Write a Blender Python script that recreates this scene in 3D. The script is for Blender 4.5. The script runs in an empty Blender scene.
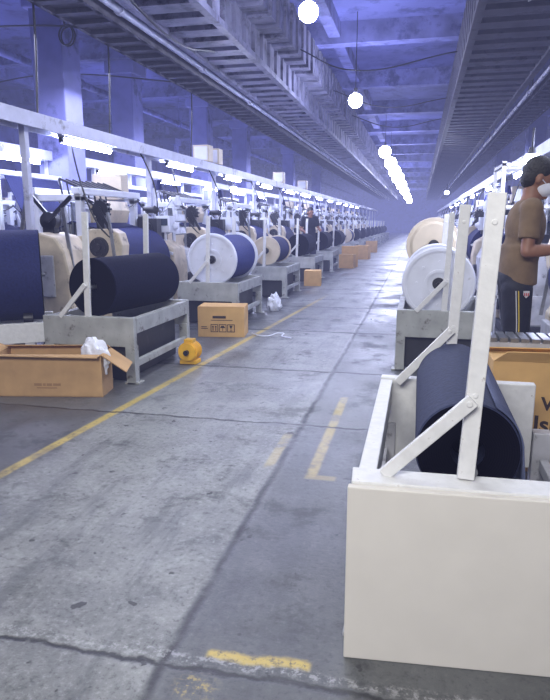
import bpy, bmesh, math, random
from mathutils import Vector, Matrix
random.seed(7)
S=bpy.context.scene
COL=S.collection
try: S.view_settings.view_transform='Standard'
except Exception: pass

# ---------------------------------------------------------------- materials
def newmat(name):
    m=bpy.data.materials.new(name); m.use_nodes=True
    nt=m.node_tree; b=nt.nodes['Principled BSDF']; return m,nt,b
def mat(name,c,rough=.5,metal=0,var=.25,scale=6,bump=.1,dirt=None,emis=None,es=0,dscale=3,dth=.55,spec=None):
    m,nt,b=newmat(name); L=nt.links
    tc=nt.nodes.new('ShaderNodeTexCoord')
    n=nt.nodes.new('ShaderNodeTexNoise'); n.inputs['Scale'].default_value=scale; n.inputs['Detail'].default_value=5
    L.new(tc.outputs['Object'],n.inputs['Vector'])
    r=nt.nodes.new('ShaderNodeValToRGB')
    r.color_ramp.elements[0].position=.3; r.color_ramp.elements[1].position=.7
    r.color_ramp.elements[0].color=(*[x*(1-var) for x in c],1)
    r.color_ramp.elements[1].color=(*[min(1,x*(1+var*.6)) for x in c],1)
    L.new(n.outputs['Fac'],r.inputs['Fac'])
    out=r.outputs['Color']
    if dirt:
        n2=nt.nodes.new('ShaderNodeTexNoise'); n2.inputs['Scale'].default_value=dscale; n2.inputs['Detail'].default_value=7; n2.inputs['Roughness'].default_value=.7
        L.new(tc.outputs['Object'],n2.inputs['Vector'])
        mr=nt.nodes.new('ShaderNodeMapRange'); mr.inputs[1].default_value=dth; mr.inputs[2].default_value=dth+.12
        L.new(n2.outputs['Fac'],mr.inputs[0])
        mx=nt.nodes.new('ShaderNodeMixRGB'); mx.inputs[2].default_value=(*dirt,1)
        L.new(mr.outputs[0],mx.inputs[0]); L.new(out,mx.inputs[1]); out=mx.outputs[0]
    L.new(out,b.inputs['Base Color'])
    b.inputs['Roughness'].default_value=rough; b.inputs['Metallic'].default_value=metal
    if spec is not None: b.inputs['Specular IOR Level'].default_value=spec
    if bump:
        bp=nt.nodes.new('ShaderNodeBump'); bp.inputs['Strength'].default_value=bump; bp.inputs['Distance'].default_value=.02
        L.new(n.outputs['Fac'],bp.inputs['Height']); L.new(bp.outputs[0],b.inputs['Normal'])
    if emis:
        b.inputs['Emission Color'].default_value=(*emis,1); b.inputs['Emission Strength'].default_value=es
    return m
CREAM=mat('cream_paint',(.56,.48,.35),.45,dirt=(.11,.085,.06),dscale=5,dth=.56)
WHITEP=mat('chipped_white_paint',(.66,.66,.65),.5,var=.08,dirt=(.26,.21,.17),dscale=30,dth=.63,scale=30)
STANDM=mat('grey_green_enamel',(.36,.37,.35),.5,dirt=(.09,.075,.06),dscale=9,dth=.56)
BEIGE=mat('beige_enamel_panel',(.64,.61,.55),.6,var=.04,bump=.02)
NAVY=mat('navy_denim',(.026,.033,.075),.8,var=.25,scale=60,bump=.2,spec=.3)
NAVYD=mat('dark_denim',(.0045,.0055,.020),.9,var=.3,scale=60,bump=.2,spec=.15)
NAVYB=mat('indigo_yarn',(.012,.017,.085),.75,var=.25,scale=50,bump=.2,spec=.25)
NAVYL=mat('bright_indigo_yarn',(.03,.04,.18),.7,var=.2,scale=50,bump=.2,spec=.25)
NAVYM=mat('light_navy_denim',(.085,.10,.18),.75,var=.15,scale=60,bump=.2,spec=.25)  # lighter navy than the roll the sheet hugs
FLANGE=mat('white_flange_paint',(.66,.68,.76),.4,var=.08,dirt=(.33,.32,.33),dscale=6,dth=.66)
CREAMF=mat('cream_flange_paint',(.58,.50,.37),.45,var=.1,dirt=(.2,.16,.12),dscale=6,dth=.62)
STEEL=mat('worn_steel',(.25,.26,.28),.38,metal=.7,scale=15)
DARK=mat('oily_black_metal',(.012,.012,.016),.4,scale=12)
BASEM=mat('dark_grey_base_and_shade',(.020,.021,.024),.5,scale=8,dirt=(.06,.06,.06),dscale=6,dth=.6)  # base metal; also colours the dark blocks set under stands and looms
GREYP=mat('pale_grey_paint',(.46,.46,.48),.5,dirt=(.10,.09,.085),dscale=9,dth=.56)
CARD=mat('cardboard',(.50,.31,.14),.85,var=.12,scale=8,bump=.05)
CARDY=mat('tan_cardboard',(.57,.35,.13),.85,var=.1,scale=8,bump=.05)
CARDI=mat('cardboard_inside',(.34,.20,.09),.9,var=.15,scale=8,bump=.05)
PRINT=mat('box_print_ink',(.04,.025,.02),.8,var=.1,bump=0)
YEL=mat('yellow_paint',(.80,.44,.02),.45,dirt=(.2,.12,.05),dscale=10,dth=.64)
PLASTIC=mat('white_plastic_film',(.78,.8,.88),.3,var=.1,scale=20,bump=.5)
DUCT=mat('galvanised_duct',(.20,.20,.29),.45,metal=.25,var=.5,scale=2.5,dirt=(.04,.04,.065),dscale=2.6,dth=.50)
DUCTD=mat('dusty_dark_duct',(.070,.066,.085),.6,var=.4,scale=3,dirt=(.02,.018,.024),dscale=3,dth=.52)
PIPEW=mat('white_pipe',(.54,.56,.72),.4,var=.15,dirt=(.17,.17,.22),dscale=3,dth=.56)
PIPEG=mat('grimy_grey_pipe',(.26,.26,.34),.5,var=.3,dirt=(.05,.05,.07),dscale=4,dth=.48)
BLUEW=mat('blue_wall_paint',(.11,.12,.38),.8,var=.35,scale=1.2,dirt=(.04,.045,.17),dscale=.8,dth=.50)
CEIL=mat('blue_lit_ceiling',(.10,.11,.31),.85,var=.4,scale=.8,dirt=(.035,.04,.13),dscale=1.5,dth=.50)  # blue light of the hall is put into the ceiling colour
BEAMM=mat('blue_lit_beam',(.14,.15,.37),.8,var=.4,scale=2.5,dirt=(.045,.05,.15),dscale=2,dth=.50)  # same blue light put into the colour of beams and pipes
COLM=mat('pale_blue_column_paint',(.20,.21,.49),.7,var=.25,scale=2,dirt=(.07,.08,.2),dscale=2,dth=.54)
SKIN=mat('brown_skin',(.24,.115,.07),.55,var=.08,scale=30,bump=.03)
HAIR=mat('black_hair',(.012,.01,.01),.6,scale=80,bump=.5)
SHIRT=mat('brown_tshirt_cotton',(.165,.11,.065),.9,var=.2,scale=12,bump=.35)
PANTS=mat('black_track_fabric',(.010,.011,.022),.75,var=.3,scale=14,bump=.4)
STRIPE=mat('white_stripe_fabric',(.5,.5,.52),.8,var=.05)
YSTRIPE=mat('yellow_stripe_fabric',(.6,.45,.05),.8,var=.05)
MASKM=mat('white_mask_cloth',(.7,.72,.8),.8,var=.05)
SHOE=mat('dark_rubber',(.03,.03,.035),.6)
REDM=mat('red_emblem_thread',(.45,.04,.05),.7)
BLUEC=mat('dark_cotton',(.008,.009,.02),.85,scale=20,bump=.3)
TUBE=mat('lit_tube',(.9,.9,1),.4,bump=0,var=0,emis=(.60,.66,1),es=130)
BULB=mat('lit_bulb',(.9,.9,1),.4,bump=0,var=0,emis=(.72,.76,1),es=330)
BULBF=mat('lit_glow_sized_bulb',(.9,.9,1),.4,bump=0,var=0,emis=(.72,.76,1),es=60)
SCREEN=mat('dark_display',(.03,.04,.06),.3,bump=0)

def ringmat(name,c1,c2,scale):
    m,nt,b=newmat(name); L=nt.links
    tc=nt.nodes.new('ShaderNodeTexCoord'); w=nt.nodes.new('ShaderNodeTexWave')
    w.wave_type='RINGS'; w.rings_direction='Y'; w.inputs['Scale'].default_value=scale; w.inputs['Distortion'].default_value=.6
    L.new(tc.outputs['Object'],w.inputs['Vector'])
    r=nt.nodes.new('ShaderNodeValToRGB'); r.color_ramp.elements[0].color=(*c1,1); r.color_ramp.elements[1].color=(*c2,1)
    L.new(w.outputs['Fac'],r.inputs['Fac']); L.new(r.outputs[0],b.inputs['Base Color']); b.inputs['Roughness'].default_value=.95
    b.inputs['Specular IOR Level'].default_value=.05
    return m
ROLLEND=ringmat('rolled_denim_edge',(.002,.002,.005),(.004,.004,.008),40)

def floor_mat():
    m,nt,b=newmat('worn_concrete_floor'); L=nt.links
    def M(op,a,c=None,d=None):
        n=nt.nodes.new('ShaderNodeMath'); n.operation=op
        for i,v in enumerate((a,c,d)):
            if v is None: continue
            if isinstance(v,(int,float)): n.inputs[i].default_value=v
            else: L.new(v,n.inputs[i])
        return n.outputs[0]
    def sm(v,a,c,o0=0.,o1=1.):
        n=nt.nodes.new('ShaderNodeMapRange'); n.interpolation_type='SMOOTHSTEP'
        L.new(v,n.inputs[0]); n.inputs[1].default_value=a; n.inputs[2].default_value=c
        n.inputs[3].default_value=o0; n.inputs[4].default_value=o1; return n.outputs[0]
    def noise(s,det=6,ro=.6,vec=None):
        n=nt.nodes.new('ShaderNodeTexNoise'); n.inputs['Scale'].default_value=s; n.inputs['Detail'].default_value=det; n.inputs['Roughness'].default_value=ro
        L.new(vec or tc.outputs['Object'],n.inputs['Vector']); return n.outputs['Fac']
    def mix(f,a,c):
        n=nt.nodes.new('ShaderNodeMixRGB')
        for i,v in enumerate((f,a,c)):
            if isinstance(v,tuple): n.inputs[i].default_value=(*v,1)
            elif isinstance(v,(int,float)): n.inputs[i].default_value=v
            else: L.new(v,n.inputs[i])
        return n.outputs[0]
    tc=nt.nodes.new('ShaderNodeTexCoord'); sp=nt.nodes.new('ShaderNodeSeparateXYZ'); L.new(tc.outputs['Object'],sp.inputs[0])
    X,Y=sp.outputs[0],sp.outputs[1]
    nb=noise(.9,5); nm=noise(4,8,.65); nf=noise(34,6,.78); ng=noise(90,4,.8); nq=noise(1.7,8,.74)
    wob=M('MULTIPLY',M('SUBTRACT',nm,.5),.06); Xw=M('ADD',X,wob); Yw=M('ADD',Y,M('MULTIPLY',M('SUBTRACT',nm,.5),.12))
    def band(v,a,c,s): return M('MULTIPLY',sm(v,a-s,a+s),sm(v,c-s,c+s,1,0))
    col=mix(sm(nb,.35,.65),(.155,.16,.154),(.245,.252,.242))
    col=mix(M('MULTIPLY',sm(nm,.47,.60),.45),col,(.32,.328,.315))
    col=mix(M('MULTIPLY',sm(nm,.43,.33),.7),col,(.075,.078,.078))
    col=mix(M('MULTIPLY',sm(nq,.46,.36),.8),col,(.075,.08,.08))
    col=mix(M('MULTIPLY',sm(nq,.56,.66),.45),col,(.33,.34,.33))
    col=mix(M('MULTIPLY',sm(nf,.52,.66),.5),col,(.41,.42,.405))
    col=mix(M('MULTIPLY',sm(nf,.47,.37),.62),col,(.045,.045,.046))
    mp=nt.nodes.new('ShaderNodeMapping'); mp.inputs['Scale'].default_value=(4,.6,1); L.new(tc.outputs['Object'],mp.inputs[0])
    st=noise(1.2,8,.72,mp.outputs[0]); col=mix(M('MULTIPLY',sm(st,.5,.64),.55),col,(.08,.085,.085))
    sp2=noise(11,3,.5); col=mix(M('MULTIPLY',sm(sp2,.67,.70),.9),col,(.025,.025,.025))
    strip=sm(Xw,-.76,-.66); col=mix(M('MULTIPLY',strip,.68),col,(.040,.043,.046))
    col=mix(M('MULTIPLY',sm(Xw,-2.0,-2.2),.74),col,(.035,.035,.038))
    col=mix(M('MULTIPLY',band(Yw,3.95,5.5,.05),.18),col,(.33,.34,.34))
    col=mix(M('MULTIPLY',band(Yw,7.6,9.9,.08),.25),col,(.08,.085,.09))
    yl=M('SUBTRACT',X,M('MULTIPLY',M('SUBTRACT',Y,5.),.06))
    y1=M('MULTIPLY',band(yl,-2.065,-2.0,.014),sm(Y,9.5,12,1,0))
    y1=M('MULTIPLY',y1,M('MULTIPLY',sm(nm,.34,.52,.35,.85),sm(nf,.36,.50,.4,1)))
    y2=M('MULTIPLY',M('MULTIPLY',band(X,-.545,-.485,.012),band(Y,3.1,4.7,.03)),sm(nm,.38,.54,.15,.55))
    y2b=M('MULTIPLY',M('MULTIPLY',band(X,-.545,-.38,.012),band(Y,3.08,3.14,.012)),.3)
    y3=M('MULTIPLY',M('MULTIPLY',band(X,-.60,-.27,.01),band(Yw,1.64,1.68,.012)),sm(nf,.38,.49,.2,.95))
    y4=M('MULTIPLY',M('MULTIPLY',band(Xw,-.64,-.53,.03),band(Yw,1.47,1.55,.03)),sm(nf,.50,.58,0,.6))
    y5=M('MULTIPLY',M('MULTIPLY',band(X,-.80,-.74,.012),band(Y,3.2,3.75,.05)),sm(nm,.40,.52,.1,.4))
    ya=M('MAXIMUM',M('MAXIMUM',M('MAXIMUM',y1,y2),M('MAXIMUM',y3,y4)),M('MAXIMUM',y5,y2b))
    col=mix(ya,col,(.55,.41,.09))
    j=M('MULTIPLY',band(Xw,-.735,-.70,.016),.9)
    for yy,wd in ((1.58,.022),(3.95,.026),(5.5,.04),(7.6,.06),(9.9,.07),(12.6,.09),(16,.10),(20,.12),(25,.12)):
        j=M('MAXIMUM',j,M('MULTIPLY',band(Yw,yy-wd/2,yy+wd/2,.008),.95))
    j=M('MULTIPLY',j,sm(nm,.36,.52,.55,1))
    col=mix(j,col,(.016,.016,.018))
    ed=M('MULTIPLY',band(Yw,1.605,1.645,.015),sm(nf,.49,.58,0,.6)); col=mix(ed,col,(.42,.42,.42))
    L.new(col,b.inputs['Base Color'])
    ro=M('ADD',sm(nb,.3,.7,.24,.45),M('MULTIPLY',nf,.16)); ro=M('SUBTRACT',ro,M('MULTIPLY',strip,.04))
    ro=M('ADD',ro,M('MULTIPLY',sm(nq,.48,.4),.15))
    L.new(ro,b.inputs['Roughness'])
    bp=nt.nodes.new('ShaderNodeBump'); bp.inputs['Strength'].default_value=.28; bp.inputs['Distance'].default_value=.01
    L.new(M('SUBTRACT',M('ADD',nf,M('MULTIPLY',ng,.5)),M('MULTIPLY',j,1.5)),bp.inputs['Height']); L.new(bp.outputs[0],b.inputs['Normal'])
    return m

# ---------------------------------------------------------------- mesh helpers
def BM(): return bmesh.new()
def box(bm,x0,x1,y0,y1,z0,z1):
    r=bmesh.ops.create_cube(bm,size=1)
    bmesh.ops.scale(bm,vec=(x1-x0,y1-y0,z1-z0),verts=r['verts'])
    bmesh.ops.translate(bm,vec=((x0+x1)/2,(y0+y1)/2,(z0+z1)/2),verts=r['verts']); return bm
def cyl(bm,p0,p1,r1,r2=None,seg=20,caps=True):
    p0,p1=Vector(p0),Vector(p1); r2=r1 if r2 is None else r2
    d=p1-p0; q=d.to_track_quat('Z','Y')
    r=bmesh.ops.create_cone(bm,cap_ends=caps,segments=seg,radius1=r1,radius2=r2,depth=d.length)
    bmesh.ops.transform(bm,matrix=Matrix.Translation((p0+p1)/2)@q.to_matrix().to_4x4(),verts=r['verts']); return bm
def bar(bm,p0,p1,w,t,up=(0,1,0)):
    p0,p1=Vector(p0),Vector(p1); d=(p1-p0); z=d.normalized(); y=Vector(up); x=y.cross(z).normalized(); y=z.cross(x)
    r=bmesh.ops.create_cube(bm,size=1); bmesh.ops.scale(bm,vec=(w,t,d.length),verts=r['verts'])
    mt=Matrix((x,y,z)).transposed().to_4x4(); mt.translation=(p0+p1)/2
    bmesh.ops.transform(bm,matrix=mt,verts=r['verts']); return bm
def ell(bm,c,r,seg=20,rot=None):
    q=bmesh.ops.create_uvsphere(bm,u_segments=seg,v_segments=max(8,seg//2),radius=1)
    mt=Matrix.Translation(c)@(rot or Matrix.Identity(4))@Matrix.Diagonal((*r,1))
    bmesh.ops.transform(bm,matrix=mt,verts=q['verts']); return bm
def cap(bm,p0,p1,r0,r1,seg=18):
    cyl(bm,p0,p1,r0,r1,seg); ell(bm,p0,(r0,)*3,seg); ell(bm,p1,(r1,)*3,seg)
def prism(bm,pts,y0,y1):
    a=[bm.verts.new((x,y0,z)) for x,z in pts]; b=[bm.verts.new((x,y1,z)) for x,z in pts]
    n=len(pts); bm.faces.new(a); bm.faces.new(b[::-1])
    for i in range(n): bm.faces.new((a[i],b[i],b[(i+1)%n],a[(i+1)%n]))
    bmesh.ops.recalc_face_normals(bm,faces=bm.faces[:]); return bm
def poly(bm,pts): bm.faces.new([bm.verts.new(p) for p in pts]); return bm
def obj(name,bm,m,parent=None,loc=(0,0,0),bev=0,smooth=False,solid=0):
    me=bpy.data.meshes.new(name); bm.to_mesh(me); bm.free()
    ms=m if isinstance(m,(list,tuple)) else [m]
    for x in ms: me.materials.append(x)
    if smooth:
        for p in me.polygons: p.use_smooth=True
    o=bpy.data.objects.new(name,me); COL.objects.link(o); o.location=loc
    if parent: o.parent=parent
    if solid:
        s=o.modifiers.new('solid','SOLIDIFY'); s.thickness=solid; s.offset=0
    if bev:
        b=o.modifiers.new('bevel','BEVEL'); b.width=bev; b.segments=2; b.limit_method='ANGLE'
    if smooth:
        try: me.set_sharp_from_angle(angle=math.radians(40))
        except Exception: pass
    return o
def thing(name,label,cat,loc,group=None,rz=0):
    e=bpy.data.objects.new(name,None); e.empty_display_size=.1; COL.objects.link(e); e.location=loc; e.rotation_euler[2]=rz
    e['label']=label; e['category']=cat
    if group: e['group']=group
    return e
def top(o,label,cat,group=None):
    o['label']=label; o['category']=cat
    if group: o['group']=group
    return o
def clone(root,loc,rz=None,label=None,skip=()):
    n=root.copy(); COL.objects.link(n); n.location=loc
    if rz is not None: n.rotation_euler[2]=rz
    if label: n['label']=label
    def rec(o,p):
        for c in o.children:
            if c.name.split('.')[0] in skip: continue
            k=c.copy(); k.parent=p; COL.objects.link(k); rec(c,k)
    rec(root,n)
    return n
def struct(o): o['kind']='structure'; return o
def curve_to_mesh(o,name):
    dg=bpy.context.evaluated_depsgraph_get(); dg.update()
    me=bpy.data.meshes.new_from_object(o.evaluated_get(dg)); n=bpy.data.objects.new(name,me); COL.objects.link(n)
    n.location=o.location; n.rotation_euler=o.rotation_euler; n.parent=o.parent
    bpy.data.objects.remove(o); return n

# ---------------------------------------------------------------- room shell
XL,XR,YN,YF,ZC=-15,7,-3.2,84,5.4
struct(obj('floor',box(BM(),XL,XR,YN,YF,-.1,0),floor_mat()))
struct(obj('ceiling',box(BM(),XL,XR,YN,YF,ZC,ZC+.1),CEIL))
struct(obj('wall_left',box(BM(),XL-.1,XL,YN,YF,0,ZC),BLUEW))
struct(obj('wall_right',box(BM(),XR,XR+.1,YN,YF,0,ZC),BLUEW))
struct(obj('wall_far',box(BM(),XL,XR,YF,YF+.1,0,ZC),BLUEW))
struct(obj('wall_near',box(BM(),XL,XR,YN-.1,YN,0,ZC),BLUEW))
y=5.2; i=0
while y<82:
    i+=1; struct(obj('trim_%d'%i,box(BM(),XL,XR,y-.16,y+.16,4.98,ZC),BEAMM)); y+=4.4
for xb in (-11,-6.6,-1.9):
    i+=1; struct(obj('trim_%d'%i,box(BM(),xb-.12,xb+.12,YN,YF,5.1,ZC),BEAMM))
def column():
    bm=box(BM(),-.28,.28,-.28,.28,0,4.98); box(bm,-.34,.34,-.34,.34,0,.25); box(bm,-.36,.36,-.36,.36,4.7,4.98)
    return bm
c0=top(obj('column',column(),COLM,loc=(-6.0,9.95,0),bev=.02),'square pale blue painted concrete column between looms','column','hall columns')
for x,yv in ((-6.9,14.4),(-11.0,9.6),(-6.6,18.8),(-6.6,23.2),(-6.6,32),(-11,18.4),(-11,27.2),(-6.6,40.8),(3.6,14.0),(3.6,22.8),(3.6,31.6),(-11,14)):
    c=c0.copy(); c.location=(x,yv,0); COL.objects.link(c)

# ---------------------------------------------------------------- ducts, trays, pipes
def duct(name,x0,x1,z0,z1,m,label,step=.36,y0=-1.0,y1=78,step_side=0,rw=.17):
    bm=box(BM(),x0,x1,y0,y1,z0,z1); y=y0+.2
    while y<y1:
        box(bm,x0-.07,x1+.08,y,y+rw,z0-.08,z1+.02); y+=step
    box(bm,x0-.12,x0-.02,y0,y1,z0-.12,z0-.04); box(bm,x1+.02,x1+.12,y0,y1,z0-.12,z0-.04)
    if step_side:
        a,b=(x1+.12,x1+.12+step_side)
        box(bm,a-.1,b,y0,y1,z0+.42,z1)
        y=y0+.3
        while y<y1: box(bm,a-.1,b+.05,y,y+rw*.9,z0+.37,z1+.02); y+=step
    y=y0+1
    while y<y1: box(bm,x0+.1,x0+.14,y,y+.04,z1,ZC); box(bm,x1-.14,x1-.1,y,y+.04,z1,ZC); y+=4
    return top(obj(name,bm,m),label,'air duct')
duct('air_duct',-3.40,-2.72,3.95,4.97,DUCT,'long stepped ribbed galvanised air duct hung below the ceiling',step=.52,rw=.30,step_side=.28)
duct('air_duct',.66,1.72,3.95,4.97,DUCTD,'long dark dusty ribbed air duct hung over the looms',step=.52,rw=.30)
def tray(x0,x1,z,label):
    bm=box(BM(),x0,x0+.05,-1,70,z,z+.12); box(bm,x1-.05,x1,-1,70,z,z+.12)
    box(bm,x0,x1,-1,70,z+.06,z+.08)
    y=-.8
    while y<70: box(bm,x0,x1,y,y+.12,z+.0,z+.05); y+=.42
    y=2
    while y<70:
        box(bm,x0,x0+.03,y,y+.03,z+.1,ZC); box(bm,x1-.03,x1,y,y+.03,z+.1,ZC); y+=4
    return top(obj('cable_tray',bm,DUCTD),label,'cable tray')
tray(-4.35,-3.75,3.75,'dark steel ladder cable tray hung from the ceiling beside the duct')
tray(2.05,2.6,3.75,'dark steel ladder cable tray over the loom row')
def pipe(x,z,r,m,label,y0=-1,y1=76,hang=None):
    bm=cyl(BM(),(x,y0,z),(x,y1,z),r,seg=12)
    y=1.5
    while y<y1:
        cyl(bm,(x,y,z),(x,y+.06,z),r*1.4,seg=12)
        if hang: box(bm,x-.01,x+.01,y,y+.03,z,hang)
        y+=3
    return top(obj('pipe',bm,m,smooth=True),label,'pipe')
pipe(-3.65,3.86,.05,PIPEW,'white painted pipe running along the duct edge',hang=ZC)
pipe(1.95,3.80,.04,PIPEG,'grimy grey pipe beside the dark duct',hang=ZC)
pipe(-4.9,4.6,.06,BEAMM,'blue pipe under the ceiling',hang=ZC)
pipe(-7.6,4.4,.08,BEAMM,'blue pipe under the ceiling',hang=ZC)
def cable(pts,r,m,name,label):
    cu=bpy.data.curves.new(name,'CURVE'); cu.dimensions='3D'; cu.bevel_depth=r; cu.bevel_resolution=2
    sp=cu.splines.new('BEZIER'); sp.bezier_points.add(len(pts)-1)
    for p,q in zip(sp.bezier_points,pts): p.co=q; p.handle_left_type=p.handle_right_type='AUTO'
    cu.materials.append(m); o=bpy.data.objects.new(name+'_curve',cu); COL.objects.link(o)
    return top(curve_to_mesh(o,name),label,'cable')
cable([(-12,9.5,4.98),(-9,9.5,4.35),(-7,9.6,4.45),(-5,9.6,4.3),(-3.6,9.6,4.0)],.015,DARK,'hanging_cable','thin black cable sagging below the ceiling')
cable([(-14,13,4.98),(-11,13,4.3),(-8,13,4.5),(-5,13,4.2),(-3.6,13,4.0)],.015,DARK,'hanging_cable','thin black cable sagging below the ceiling')
cable([(-2.3,12,4.45),(-1.4,12,4.05),(.50,12,4.25)],.012,DARK,'hanging_cable','thin black cable sagging across the aisle')
cable([(-2.3,16.5,4.6),(-1.0,16.5,4.15),(.50,16.5,4.3)],.012,DARK,'hanging_cable','thin black cable sagging across the aisle')
cable([(-2.3,21,4.7),(-1.0,21,4.3),(.50,21,4.5)],.014,DARK,'hanging_cable','thin black cable sagging across the aisle')
cable([(-3.1,5.5,3.83),(-3.0,7.5,3.5),(-3.1,9.5,3.83)],.014,DARK,'hanging_cable','black cable looping below the ribbed duct')
cable([(1.1,5.0,3.83),(1.2,6.5,3.5),(1.1,8.2,3.83)],.014,DARK,'hanging_cable','black cable looping below the dark duct')
pts=[(-5.2,8.9,5.4),(-5.2,8.9,4.2)]
for k in range(13):
    a=k*math.pi/3; pts.append((-5.2+.12*math.sin(a),8.9+.01*k,4.05+.14*math.cos(a)))
cable(pts,.012,DARK,'cable_coil','coiled black cable hanging from the ceiling')
for x,yv in ((-4.6,9.0),(-4.5,12.2),(-4.5,7.0)):
    cable([(x,yv,5.4),(x+.03,yv,3.6),(x-.02,yv,2.55)],.014,DARK,'drop_cable','black drop cable from ceiling to light rail')

# ---------------------------------------------------------------- pendant lamps
def pendant(loc,r=.105,m=BULB,lab='round glowing white lamp hanging over the aisle'):
    t=thing('pendant_lamp',lab,'lamp',loc,'aisle pendant lamps')
    obj('bulb',ell(BM(),(0,0,0),(r,r,r),32),m,t,smooth=True)
    obj('lamp_holder',cyl(BM(),(0,0,r*.86),(0,0,r+.1),.05,.035),DARK,t)
    obj('cord',cyl(BM(),(0,0,r+.08),(0,0,ZC-loc[2]),.008,seg=8),DARK,t)
    return t
for yv in (7.77,13.3): pendant((-1.38,yv,3.75),.115 if yv<10 else .14)
for yv in (22.9,27.2,31.6,36.4,43,51,62,74):  # far bulbs enlarged with distance so their shape takes in the glow
    pendant((-1.3,yv,3.75),.105*min(3.2,yv/11.5),BULBF,'round glowing white lamp over the aisle, oversized for its glow')

# ---------------------------------------------------------------- light rail with tubes
def rail(x,z,y0,y1,ps,label,dp=3.1):
    t=thing('light_rail',label,'light rail',(x,y0,0))
    L=y1-y0
    bm=box(BM(),-.11,.11,0,L,z,z+.07); box(bm,-.13,-.10,0,L,z-.05,z+.1); box(bm,.10,.13,0,L,z-.05,z+.1)
    obj('rail_channel',bm,PIPEW,t)
    y=ps
    while y<y1-.2:
        bm=box(BM(),-.035,.035,y-y0-.035,y-y0+.035,0,z); box(bm,-.1,.1,y-y0-.1,y-y0+.1,0,.02)
        obj('rail_post',bm,PIPEW,t,bev=.005); y+=dp
    return t
rail(-4.05,2.36,2.5,60,6.0,'long pale steel light rail on posts above the loom row')
rail(-9.2,2.36,4,50,7.0,'long pale steel light rail on posts above the second loom row')
rail(-6.15,2.40,6,42,6.6,'long pale steel light rail on close posts behind the loom row',dp=1.55)
rail(1.55,2.2,4.5,58,7.2,'long pale steel light rail on posts above the looms')
def tube(loc,rz=0,group='rail tube lights'):
    t=thing('tube_light','glowing fluorescent tube light under the steel rail','lamp',loc,group,rz)
    bm=box(BM(),-.04,.04,-.6,.6,.0,.06); obj('housing',bm,GREYP,t)
    obj('tube',cyl(BM(),(0,-.56,-.03),(0,.56,-.03),.034,seg=12),TUBE,t,smooth=True)
    for s in (-.6,.56): obj('socket',box(BM(),-.025,.025,s,s+.04,-.055,0),DARK,t)
    return t
t0=tube((-4.05,7.3,2.30))
for k in range(1,12): clone(t0,(-4.05,7.3+3.1*k,2.30))
for k in range(0,6): clone(t0,(-9.2,7.5+3.1*k,2.30))
for k in range(0,6): clone(t0,(-6.15,8.9+3.1*k,2.34))
for k in range(0,7): clone(t0,(1.55,6.4+4.6*k,2.14))
def blamp(loc):
    t=thing('machine_lamp','round white inspection lamp on a bracket above a loom','lamp',loc,'loom inspection lamps')
    obj('bulb',ell(BM(),(0,0,0),(.075,.075,.075),20),BULB,t,smooth=True)
    bm=cyl(BM(),(0,0,.05),(0,0,.12),.05,.03); cyl(bm,(0,0,.11),(.0,0,.3),.012,seg=8); obj('bracket',bm,DARK,t); return t
b0=blamp((1.02,6.6,1.93))
for q in ((-4.05,13.6,2.05),(-8,16,2.3),(.9,24,2.4),(-4,22,2.3),(-9,11,2.1)): clone(b0,q)
def jbox(loc,m,sz):
    t=thing('junction_box','small pale electrical box mounted on the light rail','electrical box',loc,'rail electrical boxes')
    obj('housing',box(BM(),-sz,sz,-.12,.12,0,.3),m,t,bev=.01)
    bm=box(BM(),-sz*.8,sz*.8,-.135,-.12,.03,.27); obj('door',bm,FLANGE,t,bev=.004); return t
j0=jbox((-4.05,11.6,2.46),CREAMF,.16)
for yv in (12.2,18.2,22): clone(j0,(-4.05,yv,2.46))

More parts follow.
